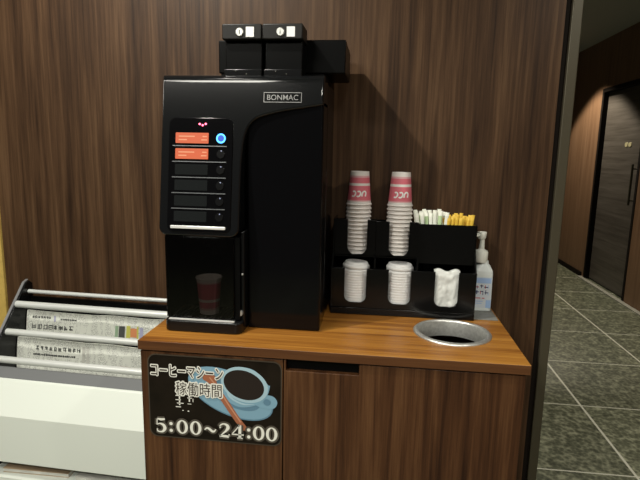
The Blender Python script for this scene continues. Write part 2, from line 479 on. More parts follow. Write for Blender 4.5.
pic.mat(M_['pspoon']); pic.ribbon(bez([(.44, .80), (.48, .74), (.53, .62), (.60, .46), (.67, .30), (.735, .17)], 40), [.02, .05, .07, .085, .095, .10, .10, .095, .085, .075, .065, .055, .05, .05]+[.05]*27, flat(.0016))
pic.mat(M_['pspoon2']); pic.ribbon(bez([(.47, .77), (.54, .63), (.61, .46), (.70, .26)], 30), .012, flat(.0018))
pic.build('cup_picture', None, sg, smooth=False)
# lettering
def lettering(name, body, u0, u1, v0, v1, rim, core, squash=1.):
    """white rim round dark strokes: the rim is the same glyphs laid out a little to every side"""
    vs, fs = text_mesh(body, 1., core)
    if not vs: return
    ax = min(v.x for v in vs); bx = max(v.x for v in vs); ay = min(v.y for v in vs); by = max(v.y for v in vs)
    P = [(u0+(v.x-ax)/(bx-ax)*(u1-u0), v0+(v.y-ay)/(by-ay)*(v1-v0)) for v in vs]
    m = MB().mat(M_['signwhite'])
    for k in range(12):
        a = 2*PI*k/12; dx, dy = rim*math.cos(a)/W_, rim*math.sin(a)/H_
        g = flat(.0020+.00003*k); m.add([g(x+dx, y+dy) for x, y in P], fs)
    g = flat(.0027); m.mat(M_['signink']); m.add([g(x, y) for x, y in P], fs)
    return m.build(name, None, sg, smooth=False)
lettering('title_lettering', 'コーヒーマシーン', .030, .570, .745, .885, .0028, .006)
lettering('subtitle_lettering', '稼働時間', .215, .560, .535, .695, .0034, .0)
# small white print under the subtitle
sp = MB().mat(M_['signwhite'])
for (u, v, a, b) in ((.21,.52,.26,.53),(.21,.47,.25,.48),(.22,.43,.27,.44),(.235,.41,.245,.55),(.21,.385,.25,.395),(.30,.50,.335,.51),(.31,.46,.32,.52),(.30,.43,.33,.437),(.34,.46,.345,.50),(.26,.345,.27,.355),(.30,.34,.312,.352)):
    g = flat(.002); sp.add([g(u, v), g(a, v), g(a, b), g(u, b)], [(0, 1, 2, 3)])
sp.build('small_print', None, sg, smooth=False)
# the hours, in fat serif figures
def digit(m, ch, x, w, hgt, y, lay, grow=0.):
    g = flat(lay); asp = H_/W_
    def P(a, b): return (x+a*w, y+b*hgt)
    gw = grow
    if ch == '0':
        o = [(x+w*.5+(w*.5+gw*asp)*math.cos(t), y+hgt*.5+(hgt*.5+gw)*math.sin(t)) for t in [2*PI*i/28 for i in range(28)]]
        iw, ih = max(.001, w*.24-gw*asp), max(.001, hgt*.41-gw)
        i_ = [(x+w*.5+iw*math.cos(t), y+hgt*.5+ih*math.sin(t)) for t in [2*PI*i/28 for i in range(28)]]
        m.add([g(*p) for p in o]+[g(*p) for p in i_], [(i, (i+1) % 28, 28+(i+1) % 28, 28+i) for i in range(28)])
    elif ch == ':':
        for b in (.18, .68):
            r = hgt*.12+gw
            o = [(x+w*.5+r*asp*math.cos(t), y+hgt*b+r*math.sin(t)) for t in [2*PI*i/16 for i in range(16)]]
            m.add([g(*p) for p in o], [tuple(range(16))])
    else:
        S = {'5': [([(.16,.97),(.5,.93),(.86,.97)], [.08,.17,.12]), ([(.17,.97),(.15,.75),(.13,.52)], .07),
                   ([(.13,.52),(.38,.62),(.72,.53),(.84,.30),(.68,.08),(.38,.02),(.12,.10)], [.05,.09,.2,.24,.16,.08,.1]), ([(.10,.17),(.20,.17)], .13)],
             '2': [([(.14,.74),(.24,.90),(.48,.97),(.74,.88),(.80,.70),(.62,.46),(.32,.22),(.12,.06)], [.12,.10,.10,.20,.24,.14,.08,.07]),
                   ([(.10,.08),(.5,.09),(.88,.08)], [.13,.17,.17]), ([(.86,.08),(.90,.26)], .07), ([(.10,.74),(.24,.72)], .14)],
             '4': [([(.66,.99),(.36,.62),(.06,.30)], .07), ([(.04,.28),(.5,.28),(.96,.28)], .09), ([(.66,.98),(.66,.5),(.66,.02)], .2), ([(.46,.03),(.88,.03)], .07)],
             '~': [([(.02,.42),(.18,.56),(.34,.56),(.52,.46),(.68,.36),(.84,.38),(.98,.54)], [.05,.12,.16,.17,.16,.12,.05])]}[ch]
        for pts, ws in S:
            if len(pts) > 2: q = bez(pts, 24)
            else: q = pts
            k = len(q)
            if hasattr(ws, '__len__'):
                wl = [ws[min(len(ws)-1, int(i/(k-1)*(len(ws)-1)))]*(1-(i/(k-1)*(len(ws)-1) % 1))+ws[min(len(ws)-1, int(i/(k-1)*(len(ws)-1))+1)]*(i/(k-1)*(len(ws)-1) % 1) for i in range(k)]
            else: wl = [ws]*k
            # widths are in figure heights; the stroke is drawn in real proportions
            rp = [((x+a*w)*W_, (y+b*hgt)*H_) for a, b in q]
            m.ribbon(rp, [c_*hgt*H_+2*gw*H_ for c_ in wl], lambda a, b: g(a/W_, b/H_))
hr = MB()
lay_out = [('5', .045, .10), (':', .155, .055), ('0', .225, .105), ('0', .345, .105), ('~', .465, .10), ('2', .575, .105), ('4', .685, .11), (':', .80, .05), ('0', .855, .065*1.0), ('0', .925, .065)]
lay_out = [('5', .050, .085), (':', .148, .045), ('0', .212, .088), ('0', .315, .088), ('~', .425, .090), ('2', .530, .092), ('4', .628, .098), (':', .738, .042), ('0', .790, .086), ('0', .886, .086)]
for grow, mt, ly in ((.022, M_['signhalo'], .0025), (.0, M_['signwhite'], .0028)):
    hr.mat(mt)
    for ch, x, w in lay_out: digit(hr, ch, x, w, .168, .065, ly, grow)
hr.build('hours_lettering', None, sg, smooth=False)

# ------------------------------------------------------------------ coffee machine
MX0, MX1, MZ1 = -.580, -.152, 1.463
cmx = thing('coffee_machine', 'tall black coffee machine with lit buttons standing on the wooden cabinet', 'coffee machine', (-.365, 1.43, ZT))
SL = .055/.41
def sy_(z): return 1.336-SL*(1.455-z)          # the sloping front of the head
MB().box(MX0+.012, MX1, 1.425, 1.612, ZT+.0058, MZ1-.006).build('rear_body', M_['gloss'], cmx, bevel=.008)
MB().box(-.352, MX1, 1.333, 1.4245, ZT+.001, 1.40).build('front_door', M_['gloss'], cmx, bevel=.005)
for x in (MX0+.05, MX1-.05):
    for y in (1.44, 1.57): MB().tube((x, y, ZT), (x, y, ZT+.0058), .014).build('foot', M_['black'], cmx)
arcp = bez([(MX1, 1.388), (-.20, 1.380), (-.255, 1.371), (-.311, 1.357), (-.338, 1.340), (-.354, 1.305), (-.361, 1.24), (-.3625, 1.16), (-.3625, 1.075)], 40)
ol = [(MX0, MZ1)]+arc(MX0+.022, 1.046+.022, .022, 180, 270, 6)+arc(-.3625-.024, 1.046+.024, .024, 270, 360, 6)[:-1]+arcp[::-1]+[(MX1, MZ1)]
def inset(poly, d):
    n = len(poly); out = []
    for i in range(n):
        a, b, c = poly[i-1], poly[i], poly[(i+1) % n]
        e1 = Vector((b[0]-a[0], b[1]-a[1])).normalized(); e2 = Vector((c[0]-b[0], c[1]-b[1])).normalized()
        n1, n2 = Vector((-e1.y, e1.x)), Vector((-e2.y, e2.x))
        m = (n1+n2); m = m/max(.3, m.dot(n1)) if m.length > 1e-6 else n1
        out.append((b[0]+m.x*d, b[1]+m.y*d))
    return out
hb = MB(); RR = .020; n = len(ol); rings = [[(x, 1.4245, z) for x, z in ol]]
for k in range(7):
    t = PI/2*k/6
    q = []
    for (x, z), (ux, uz) in zip(ol, inset(ol, 1.)):
        top_ = z > 1.45; rz2 = RR if top_ else .006; f_ = 1-math.cos(t)
        x2, z2 = x+(ux-x)*.006*f_, z+(uz-z)*rz2*f_
        q.append((x2, sy_(z2)+rz2*(1-math.sin(t)), z2))
    rings.append(q)
for k in range(len(rings)-1): hb.add(rings[k]+rings[k+1], [(i, (i+1) % n, n+(i+1) % n, n+i) for i in range(n)])
hb.add(rings[-1], [tuple(range(n))]); hb.add(rings[0], [tuple(range(n-1, -1, -1))])
hb.build('head', M_['headblack'], cmx, ang=50)
# cup bay
by = MB()
by.box(-.566, -.560, 1.292, 1.4245, .82, 1.045); by.box(-.560, -.3625, 1.405, 1.4245, .82, 1.045)
by.box(-.3765, -.3625, 1.292, 1.405, .82, 1.045)
by.build('bay_housing', M_['black'], cmx)
MB().box(-.3625, -.3525, 1.300, 1.4245, ZT+.004, 1.06).build('side_column', M_['satin'], cmx, bevel=.003)
nz = MB(); nz.tube((-.452, 1.35, .985), (-.452, 1.35, 1.046), .010, .013); nz.tube((-.437, 1.35, .985), (-.437, 1.35, 1.046), .010, .013); nz.box(-.475, -.41, 1.33, 1.37, 1.01, 1.046)
nz.build('spout', M_['satin'], cmx)
dr = MB().box(-.5655, -.3775, 1.286, 1.2905, .821, 1.044).build('bay_door', M_['smoky'], cmx, bevel=.0015, seg=2)
dr['label'] = 'smoky see-through door of the cup bay'
tr = MB().prism([(-.568, 1.4245)]+arc(-.568+.02, 1.27+.02, .02, 180, 270, 6)+arc(-.353-.022, 1.27+.022, .022, 270, 360, 6)+[(-.353, 1.4245)],
    lambda x, y: (x, y, .817), lambda x, y: (x, y, ZT+.001)).build('drip_tray', M_['satin'], cmx, bevel=.004)
MB().box(-.556, -.375, 1.2755, 1.284, .8172, .8195).build('tray_rail', M_['bright'], tr)['label'] = 'bright metal edge of the tray'
gr = MB()
for i in range(12): gr.box(-.552+i*.0145, -.552+i*.0145+.006, 1.297, 1.40, .8172, .8195)
gr.build('grille', M_['black'], tr)
kn = MB(); kn.lathe([(.001, -.006), (.0075, -.006), (.0085, -.003), (.0085, .004)], (-.3640, 1.299, .838), 20, axis='y')
kn.build('lock', M_['steel'], cmx)
sc = MB(); sc.lathe([(.001, -.002), (.003, -.0015), (.0035, .002)], (-.3575, 1.2995, .945), 12, axis='y'); sc.build('screw', M_['steel'], cmx)
# control panel on the slope
def slope(off): return lambda x, z: (x, sy_(z)-off, z)
pn = MB().prism(rrect(-.556, -.3845, 1.056, 1.352, .018), slope(.0025), slope(-.004)).build('control_panel', M_['gloss'], cmx, bevel=.0012, seg=2)
rows = [1.300-i*.0405 for i in range(6)]
for i, z in enumerate(rows):
    lit = i < 2
    s = MB().prism(rrect(-.5375, -.4490, z-.0135, z+.0135, .0015, 2), slope(.0037), slope(.002)).build('display', M_['orange'] if lit else M_['screen'], pn)
    s['label'] = 'glowing orange display' if lit else 'unlit dark display'
    if lit:
        t = MB()
        for (a, b, dz, hh_) in ((-.529, -.486, .0042, .003), (-.465, -.453, .0042, .003), (-.529, -.507, -.0045, .003), (-.468, -.453, -.0045, .003)):
            f = slope(.0039); t.add([f(a, z+dz-hh_/2), f(b, z+dz-hh_/2), f(b, z+dz+hh_/2), f(a, z+dz+hh_/2)], [(0, 1, 2, 3)])
        t.build('display_text', M_['lcdtext'], pn, smooth=False)
    bx_ = -.4155
    if i == 0:
        m = MB(); o = arc(bx_, z, .0125, 0, 360, 32)[:-1]; i_ = arc(bx_, z, .0085, 0, 360, 32)[:-1]
        f = slope(.0045)
        m.add([f(*p) for p in o]+[f(*p) for p in i_], [(k, (k+1) % 32, 32+(k+1) % 32, 32+k) for k in range(32)])
        rb = m.build('button_ring', M_['blue'], pn, smooth=False); rb['label'] = 'glowing blue ring button'
        MB().prism(i_, slope(.0042), slope(.002)).build('button', M_['bluein'], pn)
    else:
        b_ = MB().prism(arc(bx_, z, .011, 0, 360, 24)[:-1], slope(.0045), slope(.002)).build('button', M_['satin'], pn, bevel=.0008, seg=2)
        MB().prism(arc(bx_+.002, z+.0085, .0016, 0, 360, 10)[:-1], slope(.0052), slope(.0044)).build('indicator', M_['dot'], pn)
        for (dx, dz) in ((-.0045, -.006), (-.009, .001)):
            pass
    zl = z-.0202
    if i < 5: MB().prism([(-.545, zl-.0011), (-.400, zl-.0011), (-.400, zl+.0011), (-.545, zl+.0011)], slope(.0042), slope(.002)).build('divider', M_['line'], pn)
MB().prism(rrect(-.546, -.397, 1.0655, 1.0735, .002, 3), slope(.0060), slope(.002)).build('chrome_strip', M_['bright'], pn, bevel=.0012, seg=2)['label'] = 'bright chrome strip at the foot of the panel'
for k, (x, z) in enumerate(((-.4735, 1.336), (-.4655, 1.333), (-.4575, 1.3365))):
    MB().prism(arc(x, z, .0026, 0, 360, 12)[:-1], slope(.0042), slope(.002)).build('warning_light', M_['red'], pn)['label'] = 'glowing red indicator light'
# maker's plate
pl = MB(); f = slope(.0012)
X0, X1, Z0, Z1 = -.307, -.2085, 1.393, 1.4185
for (a, b, c_, d_) in ((X0, X1, Z0, Z0+.0016), (X0, X1, Z1-.0016, Z1), (X0, X0+.0016, Z0, Z1), (X1-.0016, X1, Z0, Z1)):
    pl.add([f(a, c_), f(b, c_), f(b, d_), f(a, d_)], [(0, 1, 2, 3)])
vs, fs = text_fit('BONMAC', X0+.009, X1-.009, Z0+.0060, Z1-.0062, .002)
pl.add([f(a, b) for a, b in vs], fs)
pl.build('name_plate', M_['plate'], cmx, smooth=False)
# hopper housing and the two bean canisters on top
MB().box(-.450, -.165, 1.430, 1.560, MZ1-.006, 1.4785).build('hopper_base', M_['black'], cmx)
MB().box(-.455, -.107, 1.425, 1.615, 1.4785, 1.565).build('hopper_housing', M_['black'], cmx, bevel=.003)
def canister(x0, x1, lab):
    c = MB().box(x0+.004, x1-.002, 1.360, 1.4245, MZ1-.006, 1.548).build('bean_canister', M_['black'], cmx, bevel=.003)
    MB().prism([(1.343, 1.550), (1.4245, 1.550), (1.4245, 1.588), (1.343, 1.588)], lambda y, z: (x0, y, z), lambda y, z: (x1, y, z)).build('canister_lid', M_['lidblack'], c, bevel=.003)
    MB().box(x0+.002, x1-.002, 1.352, 1.3595, MZ1-.002, 1.4785).build('canister_foot', M_['satin'], c, bevel=.002)
    xm = (x0+x1)/2
    lk = MB(); lk.lathe([(.0008, -.004), (.009, -.004), (.0105, -.002), (.0105, .004)], (xm-.005, 1.3435, 1.5675), 24, axis='y')
    lk.build('canister_lock', M_['steel'], c)
    kk = MB().box(xm-.0058, xm-.0042, 1.3388, 1.3396, 1.5625, 1.5725); kk.build('keyhole', M_['black'], c)
    MB().box(xm+.0115, xm+.0325, 1.3415, 1.3432, 1.5555, 1.5800).build('canister_label', M_['lid'], c)['label'] = 'small white square sticker'
    for dx, z in ((-.018, 1.4735), (.010, 1.466)):
        s = MB(); s.lathe([(.0006, -.002), (.002, -.0015), (.0028, .001)], (xm+dx, 1.3515, z), 10, axis='y'); s.build('screw', M_['chrome'], c)
canister(-.420, -.3165, '')
canister(-.3145, -.2110, '')

# ------------------------------------------------------------------ paper cups
CH, CR, CB = .103, .0395, .0285          # height, rim radius, base radius
def cup_profile():
    """upside down: rim at z=0, base at z=CH"""
    rad = lambda t: CR-.0022+(CB-CR+.0022)*t
    pts = [(CR-.0035, .002, None), (CR-.0005, 0, M_['cupwhite']), (CR+.0006, .0022, M_['cupwhite']), (CR-.0005, .0045, M_['cupwhite']), (rad(.045), .0050, M_['cupwhite'])]
    for t, m in ((.12, M_['cupwhite']), (.155, M_['cuppale']), (.58, M_['cuppink']), (.655, M_['cupwhite']), (.82, M_['cuppink']), (.875, M_['cuppale']), (.985, M_['cupwhite']), (1., M_['cupwhite'])):
        pts.append((rad(t), CH*t, m))
    pts += [(rad(1.)-.0018, CH, M_['cupwhite']), (rad(1.)-.0025, CH-.008, M_['cupwhite']), (.0005, CH-.008, M_['cupwhite'])]
    return pts
def cup_mesh():
    p = cup_profile(); m = MB()
    m.lathe([(a, b) for a, b, _ in p], (0, 0, 0), 40, mats=[x for _, _, x in p[1:]])
    # inside wall
    m.lathe([(CR-.0035, .002), (CB-.0012, CH-.009), (.0004, CH-.009)], (0, 0, 0), 40, mats=[M_['cupwhite']]*2)
    return m
def cone_map(rot):
    """letters are printed for an upright cup: up on the print points to the rim"""
    def f(u, v):
        z = v; t = z/CH; r = CR-.0022+(CB-CR+.0022)*t+.0004
        a = rot+u/.0345
        return (r*math.sin(a), -r*math.cos(a), z)
    return f
def ucc(rot):
    m = MB().mat(M_['lid']); f = cone_map(rot)
    zc = .0355
    def S(p): return (-p[0], zc-p[1])            # upside down lettering
    sk = .18
    def it(pts): return [S((x+sk*y, y)) for x, y in pts]
    w = .0046
    U = bez([(-.0215, .0075), (-.0222, -.003), (-.0185, -.0075), (-.0135, -.0072), (-.0105, -.002), (-.0105, .0075)], 24)
    m.ribbon(it(U), w, f)
    for cx in (.001, .0165):
        C_ = [(cx+.0062*math.cos(math.radians(a)), .0078*math.sin(math.radians(a))) for a in range(48, 314, 11)]
        m.ribbon(it(C_), w, f)
    return m
proto = cup_mesh().build('paper_cup', None, None, ang=40, loc=(0, 0, 0))
logo_me = ucc(-.02).build('logo', None, proto, smooth=False, local=True)
logo_me['label'] = 'white brand lettering upside down on the pink band'
ORD = ['topmost', 'second', 'third', 'fourth', 'fifth', 'sixth', 'seventh', 'eighth', 'ninth', 'tenth', 'eleventh', 'twelfth', 'thirteenth', 'fourteenth', 'fifteenth', 'sixteenth']
first = True
PITCH = .0126; ZLEDGE = .960; NC = 13
for side, cx in (('left', -.066), ('right', .0605)):
    for k in range(NC):                       # k = 0 is the top of the stack
        if first: c = proto; first = False
        else:
            c = proto.copy(); COL.objects.link(c)
            if k == 0:
                l = logo_me.copy(); COL.objects.link(l); l.parent = c
        c.location = (cx+R.uniform(-.0006, .0006), 1.600, ZLEDGE+.0005+(NC-1-k)*PITCH)
        c.rotation_euler = (0, 0, R.uniform(-.05, .05)+(.06 if side == 'left' else .0))
        if k == 0: lab = 'pink banded paper cup upside down on top of the %s cup stack' % side
        else: lab = '%s cup from the top of the %s stack of upside-down paper cups' % (ORD[k], side)
        tag(c, lab, 'cup', 'paper cups in the %s stack' % side)
# the cup waiting in the machine (upright)
cu = proto.copy(); COL.objects.link(cu)
cu.location = (-.4655, 1.345, .8200+CH*.0+.103); cu.rotation_euler = (PI, 0, .3); cu.scale = (.92, .92, 1.0)
if 'group' in cu: del cu['group']
tag(cu, 'pink paper cup standing upright behind the smoky door of the coffee machine', 'cup')

# ------------------------------------------------------------------ organiser
OX0, OX1 = -.140, .289; OYF, OYB = 1.505, 1.657; OZ = ZT
og = thing('condiment_organizer', 'black acrylic organizer holding cups, lids and sugar sticks beside the coffee machine', 'organizer', ((OX0+OX1)/2, 1.58, OZ))
MB().box(OX0, OX1, OYF, OYB, OZ+.0005, OZ+.022).build('base', M_['acrylic'], og, bevel=.002)
ZF = .929
def notch(xc, w, zb):
    r = w/2*.6
    return [(xc-w/2, ZF), (xc-w/2, zb+r)]+arc(xc-w/2+r, zb+r, r, 180, 270, 6)[1:]+arc(xc+w/2-r, zb+r, r, 270, 360, 6)+[(xc+w/2, ZF)]
fl = [(OX0, OZ+.0225), (OX1, OZ+.0225), (OX1, ZF)]
for xc, w in ((.204, .068), (.0665, .066), (-.0655, .066)): fl += notch(xc, w, .824)[::-1]
fl += [(OX0, ZF)]
MB().prism(fl, lambda x, z: (x, OYF, z), lambda x, z: (x, OYF+.005, z)).build('front_panel', M_['acrylic'], og, bevel=.001, seg=2)
for x in (OX0, OX1-.005):
    ztop = 1.071 if x < 0 else 1.064
    o_ = [(OYF+.0055, OZ+.0225), (OYB, OZ+.0225), (OYB, ztop), (1.550, ztop), (1.550, .985), (OYF+.0055, ZF)]
    MB().prism(o_, lambda y, z: (x, y, z), lambda y, z: (x+.005, y, z)).build('side_panel', M_['acrylic'], og, bevel=.001, seg=2)
MB().box(OX0+.005, OX1-.005, OYB-.005, OYB, OZ+.0225, 1.06).build('back_panel', M_['acrylic'], og)
for x in (-.012, .114): MB().box(x, x+.005, OYF+.0055, OYB-.0055, OZ+.0225, .956).build('divider', M_['acrylic'], og)
MB().box(OX0+.0055, .118, 1.548, OYB-.0055, .9565, .9598).build('cup_shelf', M_['acrylic'], og)
def holder(x0, x1, xc, zt):
    ol = [(x0, .960), (x1, .960), (x1, zt), (xc+.030, zt), (xc+.030, 1.0)]+arc(xc, .99, .030, 0, -180, 10)+[(xc-.030, zt), (x0, zt)]
    MB().prism(ol, lambda x, z: (x, 1.550, z), lambda x, z: (x, 1.5545, z)).build('cup_holder', M_['acrylic'], og, bevel=.001, seg=2)
holder(OX0+.0055, -.0105, -.066, 1.071); holder(-.0095, .1175, .0605, 1.068)
MB().box(-.0115, -.0085, 1.555, 1.651, .960, 1.066).build('divider', M_['acrylic'], og)
sb = MB()
sb.box(.1180, OX1-.0055, 1.544, 1.549, .945, 1.0645); sb.box(.1180, OX1-.0055, 1.549, 1.651, .945, .950)
sb.box(.1180, .1220, 1.549, 1.651, .950, 1.0645)
sb.box(.092, .1180, 1.544, 1.549, .962, 1.0645)
sb.build('stick_box', M_['acrylic'], og)

# ------------------------------------------------------------------ lids
LR = .0418
def lid_mesh():
    m = MB()
    m.lathe([(LR-.003, .001), (LR-.0008, 0), (LR, .0015), (LR, .0075), (LR-.0025, .0100), (LR-.0045, .0105), (LR-.0055, .0150), (LR-.0085, .0185), (LR-.0115, .0185), (LR-.0135, .0145), (.0005, .0140)], (0, 0, 0), 40)
    m.box(.006, .012, -.002, .002, .0141, .0150)
    return m
lp = lid_mesh().build('cup_lid', M_['lid'], None, ang=45, loc=(0, 0, 0)); first = True
NL = 15; LP = .0080
for side, cx in (('left', -.0665), ('right', .0675)):
    for k in range(NL):
        c = lp if first else lp.copy()
        if not first: COL.objects.link(c)
        first = False
        z = OZ+.0225+(NL-1-k)*LP
        c.location = (cx+R.uniform(-.0005, .0005), OYF+.0060+LR+.001, z)
        c.rotation_euler = (0, 0, R.uniform(0, 6))
        if k == 0: c.rotation_euler = (-.02, .06 if side == 'left' else .03, 0); c.location.z += .0035; lab = 'white plastic cup lid on top of the %s lid stack' % side
        else: lab = '%s white lid from the top of the %s lid stack in black organizer' % (ORD[k], side)
        tag(c, lab, 'lid', 'cup lids in the %s stack' % side)

# ------------------------------------------------------------------ napkin packet in the right-hand slot
nk = MB(); nx, nz_ = 26, 30
for side in (0, 1):
    pass
vs = []; fs = []
for s in (0, 1):
    for i in range(nx+1):
        for j in range(nz_+1):
            u, v = i/nx, j/nz_
            edge = min(1, 6*min(u, 1-u))*min(1, 8*min(v, 1-v))
            cr = .0075*(abs(noise.noise(Vector((u*3.2, v*3.6, 1.7))))+.6*abs(noise.noise(Vector((u*7+3, v*8, .4))))-.25)*edge
            y = (1.5165-.004*edge+cr*.7 if s == 0 else 1.5365+.010*edge)
            zz = OZ+.0235+v*(.122+.004*math.sin(9*u))
            vs.append((.168+.074*u, max(y, 1.5112), zz))
N1 = (nx+1)*(nz_+1)
for s in (0, 1):
    for i in range(nx):
        for j in range(nz_):
            a = s*N1+i*(nz_+1)+j; q = (a, a+nz_+1, a+nz_+2, a+1); fs.append(q if s == 0 else q[::-1])
ring_ = [i*(nz_+1) for i in range(nx+1)]+[nx*(nz_+1)+j for j in range(1, nz_+1)]+[i*(nz_+1)+nz_ for i in range(nx-1, -1, -1)]+[j for j in range(nz_-1, 0, -1)]
for k in range(len(ring_)):
    a, b = ring_[k], ring_[(k+1) % len(ring_)]; fs.append((a, b, b+N1, a+N1))
nk.add(vs, fs)
tag(nk.build('napkin_packet', M_['napkin'], None, ang=80, loc=(.205, 1.525, OZ+.0235)), 'crinkled white packet in the right front slot of black organizer', 'napkins')

# ------------------------------------------------------------------ sugar sticks
def stick(w, th, L, base, tip):
    m = MB(); n = 5
    m.mat(base); prof = [0, .02, .5, .93, 1.]
    ks = [(w*1.08, .0006), (w*.95, th), (w*.95, th), (w*.98, th), (w*1.08, .0006)]
    rings = []
    for t, (a, b) in zip(prof, ks):
        z = t*L; rings.append([(a/2*math.cos(2*PI*i/10), b/2*math.sin(2*PI*i/10)+.0, z) for i in range(10)])
    for k in range(4):
        m.mat(tip if k == 2 and tip else base)
        m.add(rings[k]+rings[k+1], [(i, (i+1) % 10, 10+(i+1) % 10, 10+i) for i in range(10)])
    m.mat(base); m.add(rings[0], [tuple(range(9, -1, -1))]); m.add(rings[-1], [tuple(range(10))])
    return m
ZS = .9505
pw = stick(.0115, .006, .150, M_['sachetw'], None).build('sugar_stick', None, None, loc=(0, 0, 0))
pg = stick(.0115, .006, .150, M_['sachetw'], M_['sachetg']).build('sugar_stick', None, None, loc=(0, 0, 0))
py = stick(.0112, .006, .138, M_['sachety'], None).build('sugar_stick', None, None, loc=(0, 0, 0))
used = set()
def put(p, x, y, tx, ty, lab, grp, sz=1.):
    c = p if p.name not in used else p.copy()
    if p.name in used: COL.objects.link(c)
    used.add(p.name)
    c.location = (x, y, ZS+.0015); c.rotation_euler = (ty, tx, R.uniform(-.3, .3)); c.scale = (1, 1, sz)
    tag(c, lab, 'sugar stick', grp)
def topper():
    for row, yy in enumerate((1.566, 1.588, 1.612)):
        for i in range(7):
            x = .131+i*.0098+R.uniform(-.001, .001)
            g = (i+row) % 3 == 2
            tx = -.16+i*.035+R.uniform(-.02, .02)
            put(pg if g else pw, x, yy, tx, R.uniform(-.05, .05), ('white sugar stick with green band at left in black box' if g else 'plain white sugar stick at left in black box'), 'green banded sugar sticks' if g else 'white sugar sticks', R.uniform(.955, 1.02))
    for row, yy in enumerate((1.566, 1.588, 1.612)):
        for i in range(7):
            x = .205+i*.0098+R.uniform(-.001, .001)
            put(py, x, yy, -.03+i*.018+R.uniform(-.05, .05), R.uniform(-.05, .05), 'yellow sachet stick standing at right in black box', 'yellow sachet sticks', R.uniform(.94, 1.03))
topper()

# ------------------------------------------------------------------ mat and sanitiser bottle
tag(MB().box(.2915, .3625, 1.519, 1.656, ZT+.0003, ZT+.003).build('grey_mat', M_['greymat'], None, bevel=.0008, seg=2, loc=(.327, 1.59, ZT)), 'small grey mat on the rear right corner of cabinet top', 'mat')
BX, BY, BZ = .327, 1.622, ZT+.0032
bt = thing('sanitizer_bottle', 'white pump bottle with pale blue label standing on grey mat', 'bottle', (BX, BY, BZ))
def squircle(w, dp, p, n=40):
    o = []
    for i in range(n):
        a = 2*PI*i/n; c, s = math.cos(a), math.sin(a)
        o.append((w/2*math.copysign(abs(c)**p, c), dp/2*math.copysign(abs(s)**p, s)))
    return o
m = MB(); rings = []
for z, w, dp, p in ((0, .054, .040, .45), (.003, .060, .045, .4), (.118, .060, .045, .4), (.128, .0585, .0435, .45), (.143, .044, .036, .7), (.150, .034, .032, .95), (.158, .032, .032, 1)):
    rings.append([(BX+a, BY+b, BZ+z) for a, b in squircle(w, dp, p)])
for k in range(len(rings)-1): m.add(rings[k]+rings[k+1], [(i, (i+1) % 40, 40+(i+1) % 40, 40+i) for i in range(40)])
m.add(rings[0], [tuple(range(39, -1, -1))]); m.add(rings[-1], [tuple(range(40))])
m.build('bottle_body', M_['bottle'], bt, ang=40)
m = MB(); m.lathe([(.0195, .154), (.0205, .156), (.0205, .186), (.0185, .190), (.012, .1925), (.0085, .196), (.0075, .226), (.001, .226)], (BX-.008, BY, BZ), 28)
m.build('pump_collar', M_['pump'], bt, ang=40)
m = MB(); hx = BX-.010
m.lathe([(.001, .2265), (.0105, .2265), (.0125, .231), (.0145, .245), (.0140, .2485), (.001, .2495)], (hx, BY, BZ), 24)
m.tube((hx, BY, BZ+.2415), (hx-.026, BY-.018, BZ+.2375), .0065, .0045, 12)
m.build('pump_head', M_['pump'], bt, ang=40)
lf = lambda e: (lambda u, v: (BX-.0265+u*.053, BY-.0229-e, BZ+.012+v*.098))
lb = MB()
def quad(m, mt, e, u0, u1, v0, v1):
    g = lf(e); m.mat(mt).add([g(u0, v0), g(u1, v0), g(u1, v1), g(u0, v1)], [(0, 1, 2, 3)])
quad(lb, M_['lpale'], 0, 0, 1, 0, 1); quad(lb, M_['lblue'], .0002, .08, .95, .80, .97)
quad(lb, M_['lblue'], .0002, .72, 1, .0, .26)
for (u, v, a, b, mt) in ((.15,.62,.2,.72,'lnavy'),(.1,.66,.27,.69,'lred'),(.40,.64,.44,.76,'lnavy'),(.34,.70,.52,.73,'lnavy'),(.62,.63,.66,.74,'lred'),(.58,.66,.8,.69,'lnavy'),(.78,.64,.82,.75,'lblue'),
    (.14,.44,.2,.58,'lnavy'),(.1,.50,.28,.53,'lnavy'),(.36,.45,.40,.56,'lred'),(.36,.52,.54,.55,'lnavy'),(.50,.42,.54,.53,'lnavy'),(.66,.44,.7,.58,'lnavy'),(.62,.48,.84,.51,'lnavy'),(.8,.42,.84,.5,'lblue'),
    (.12,.30,.4,.33,'lred'),(.48,.30,.64,.33,'lred'),(.12,.20,.55,.225,'lblue'),(.12,.13,.5,.15,'lblue'),(-.0,.36,.05,.5,'lnavy'),(.0,.22,.06,.30,'lnavy')):
    quad(lb, M_[mt], .0004, u, a, v, b)
ll = lb.build('bottle_label', None, bt, smooth=False); ll['label'] = 'pale blue label with small blue and red print'

# ------------------------------------------------------------------ newspaper rack (turned slightly)
A = .042
rk = thing('newspaper_rack', 'white newspaper rack with silver bars and black sides left of the cabinet', 'rack', (-1.2, 1.58, 0), rz=-A)
def L_(y): return y-1.58                                             # rack coordinates: x from the left end, y depth, z height
LEN = .575
def side(x0, x1):
    ol = [(L_(1.615), 0), (L_(1.615), .80), (L_(1.600), .812), (L_(1.585), .806), (L_(1.376), .567), (L_(1.372), .55), (L_(1.372), 0)]
    p = MB().prism(ol, lambda y, z: (x0, y, z), lambda y, z: (x1, y, z)).build('side_panel', M_['satin'], rk, bevel=.001, seg=2, local=True)
    e = MB(); xa, xb = x0+.003, x1-.006
    e.prism([(L_(1.6035), .8155), (L_(1.585), .8095), (L_(1.3735), .569), (L_(1.3765), .566), (L_(1.586), .8055), (L_(1.600), .8125)], lambda y, z: (xa, y, z), lambda y, z: (xb, y, z))
    e.build('edge_strip', M_['strip'], p, local=True, smooth=False)['label'] = 'silver strip along the sloping edge'
side(-.018, 0); side(LEN, LEN+.018)
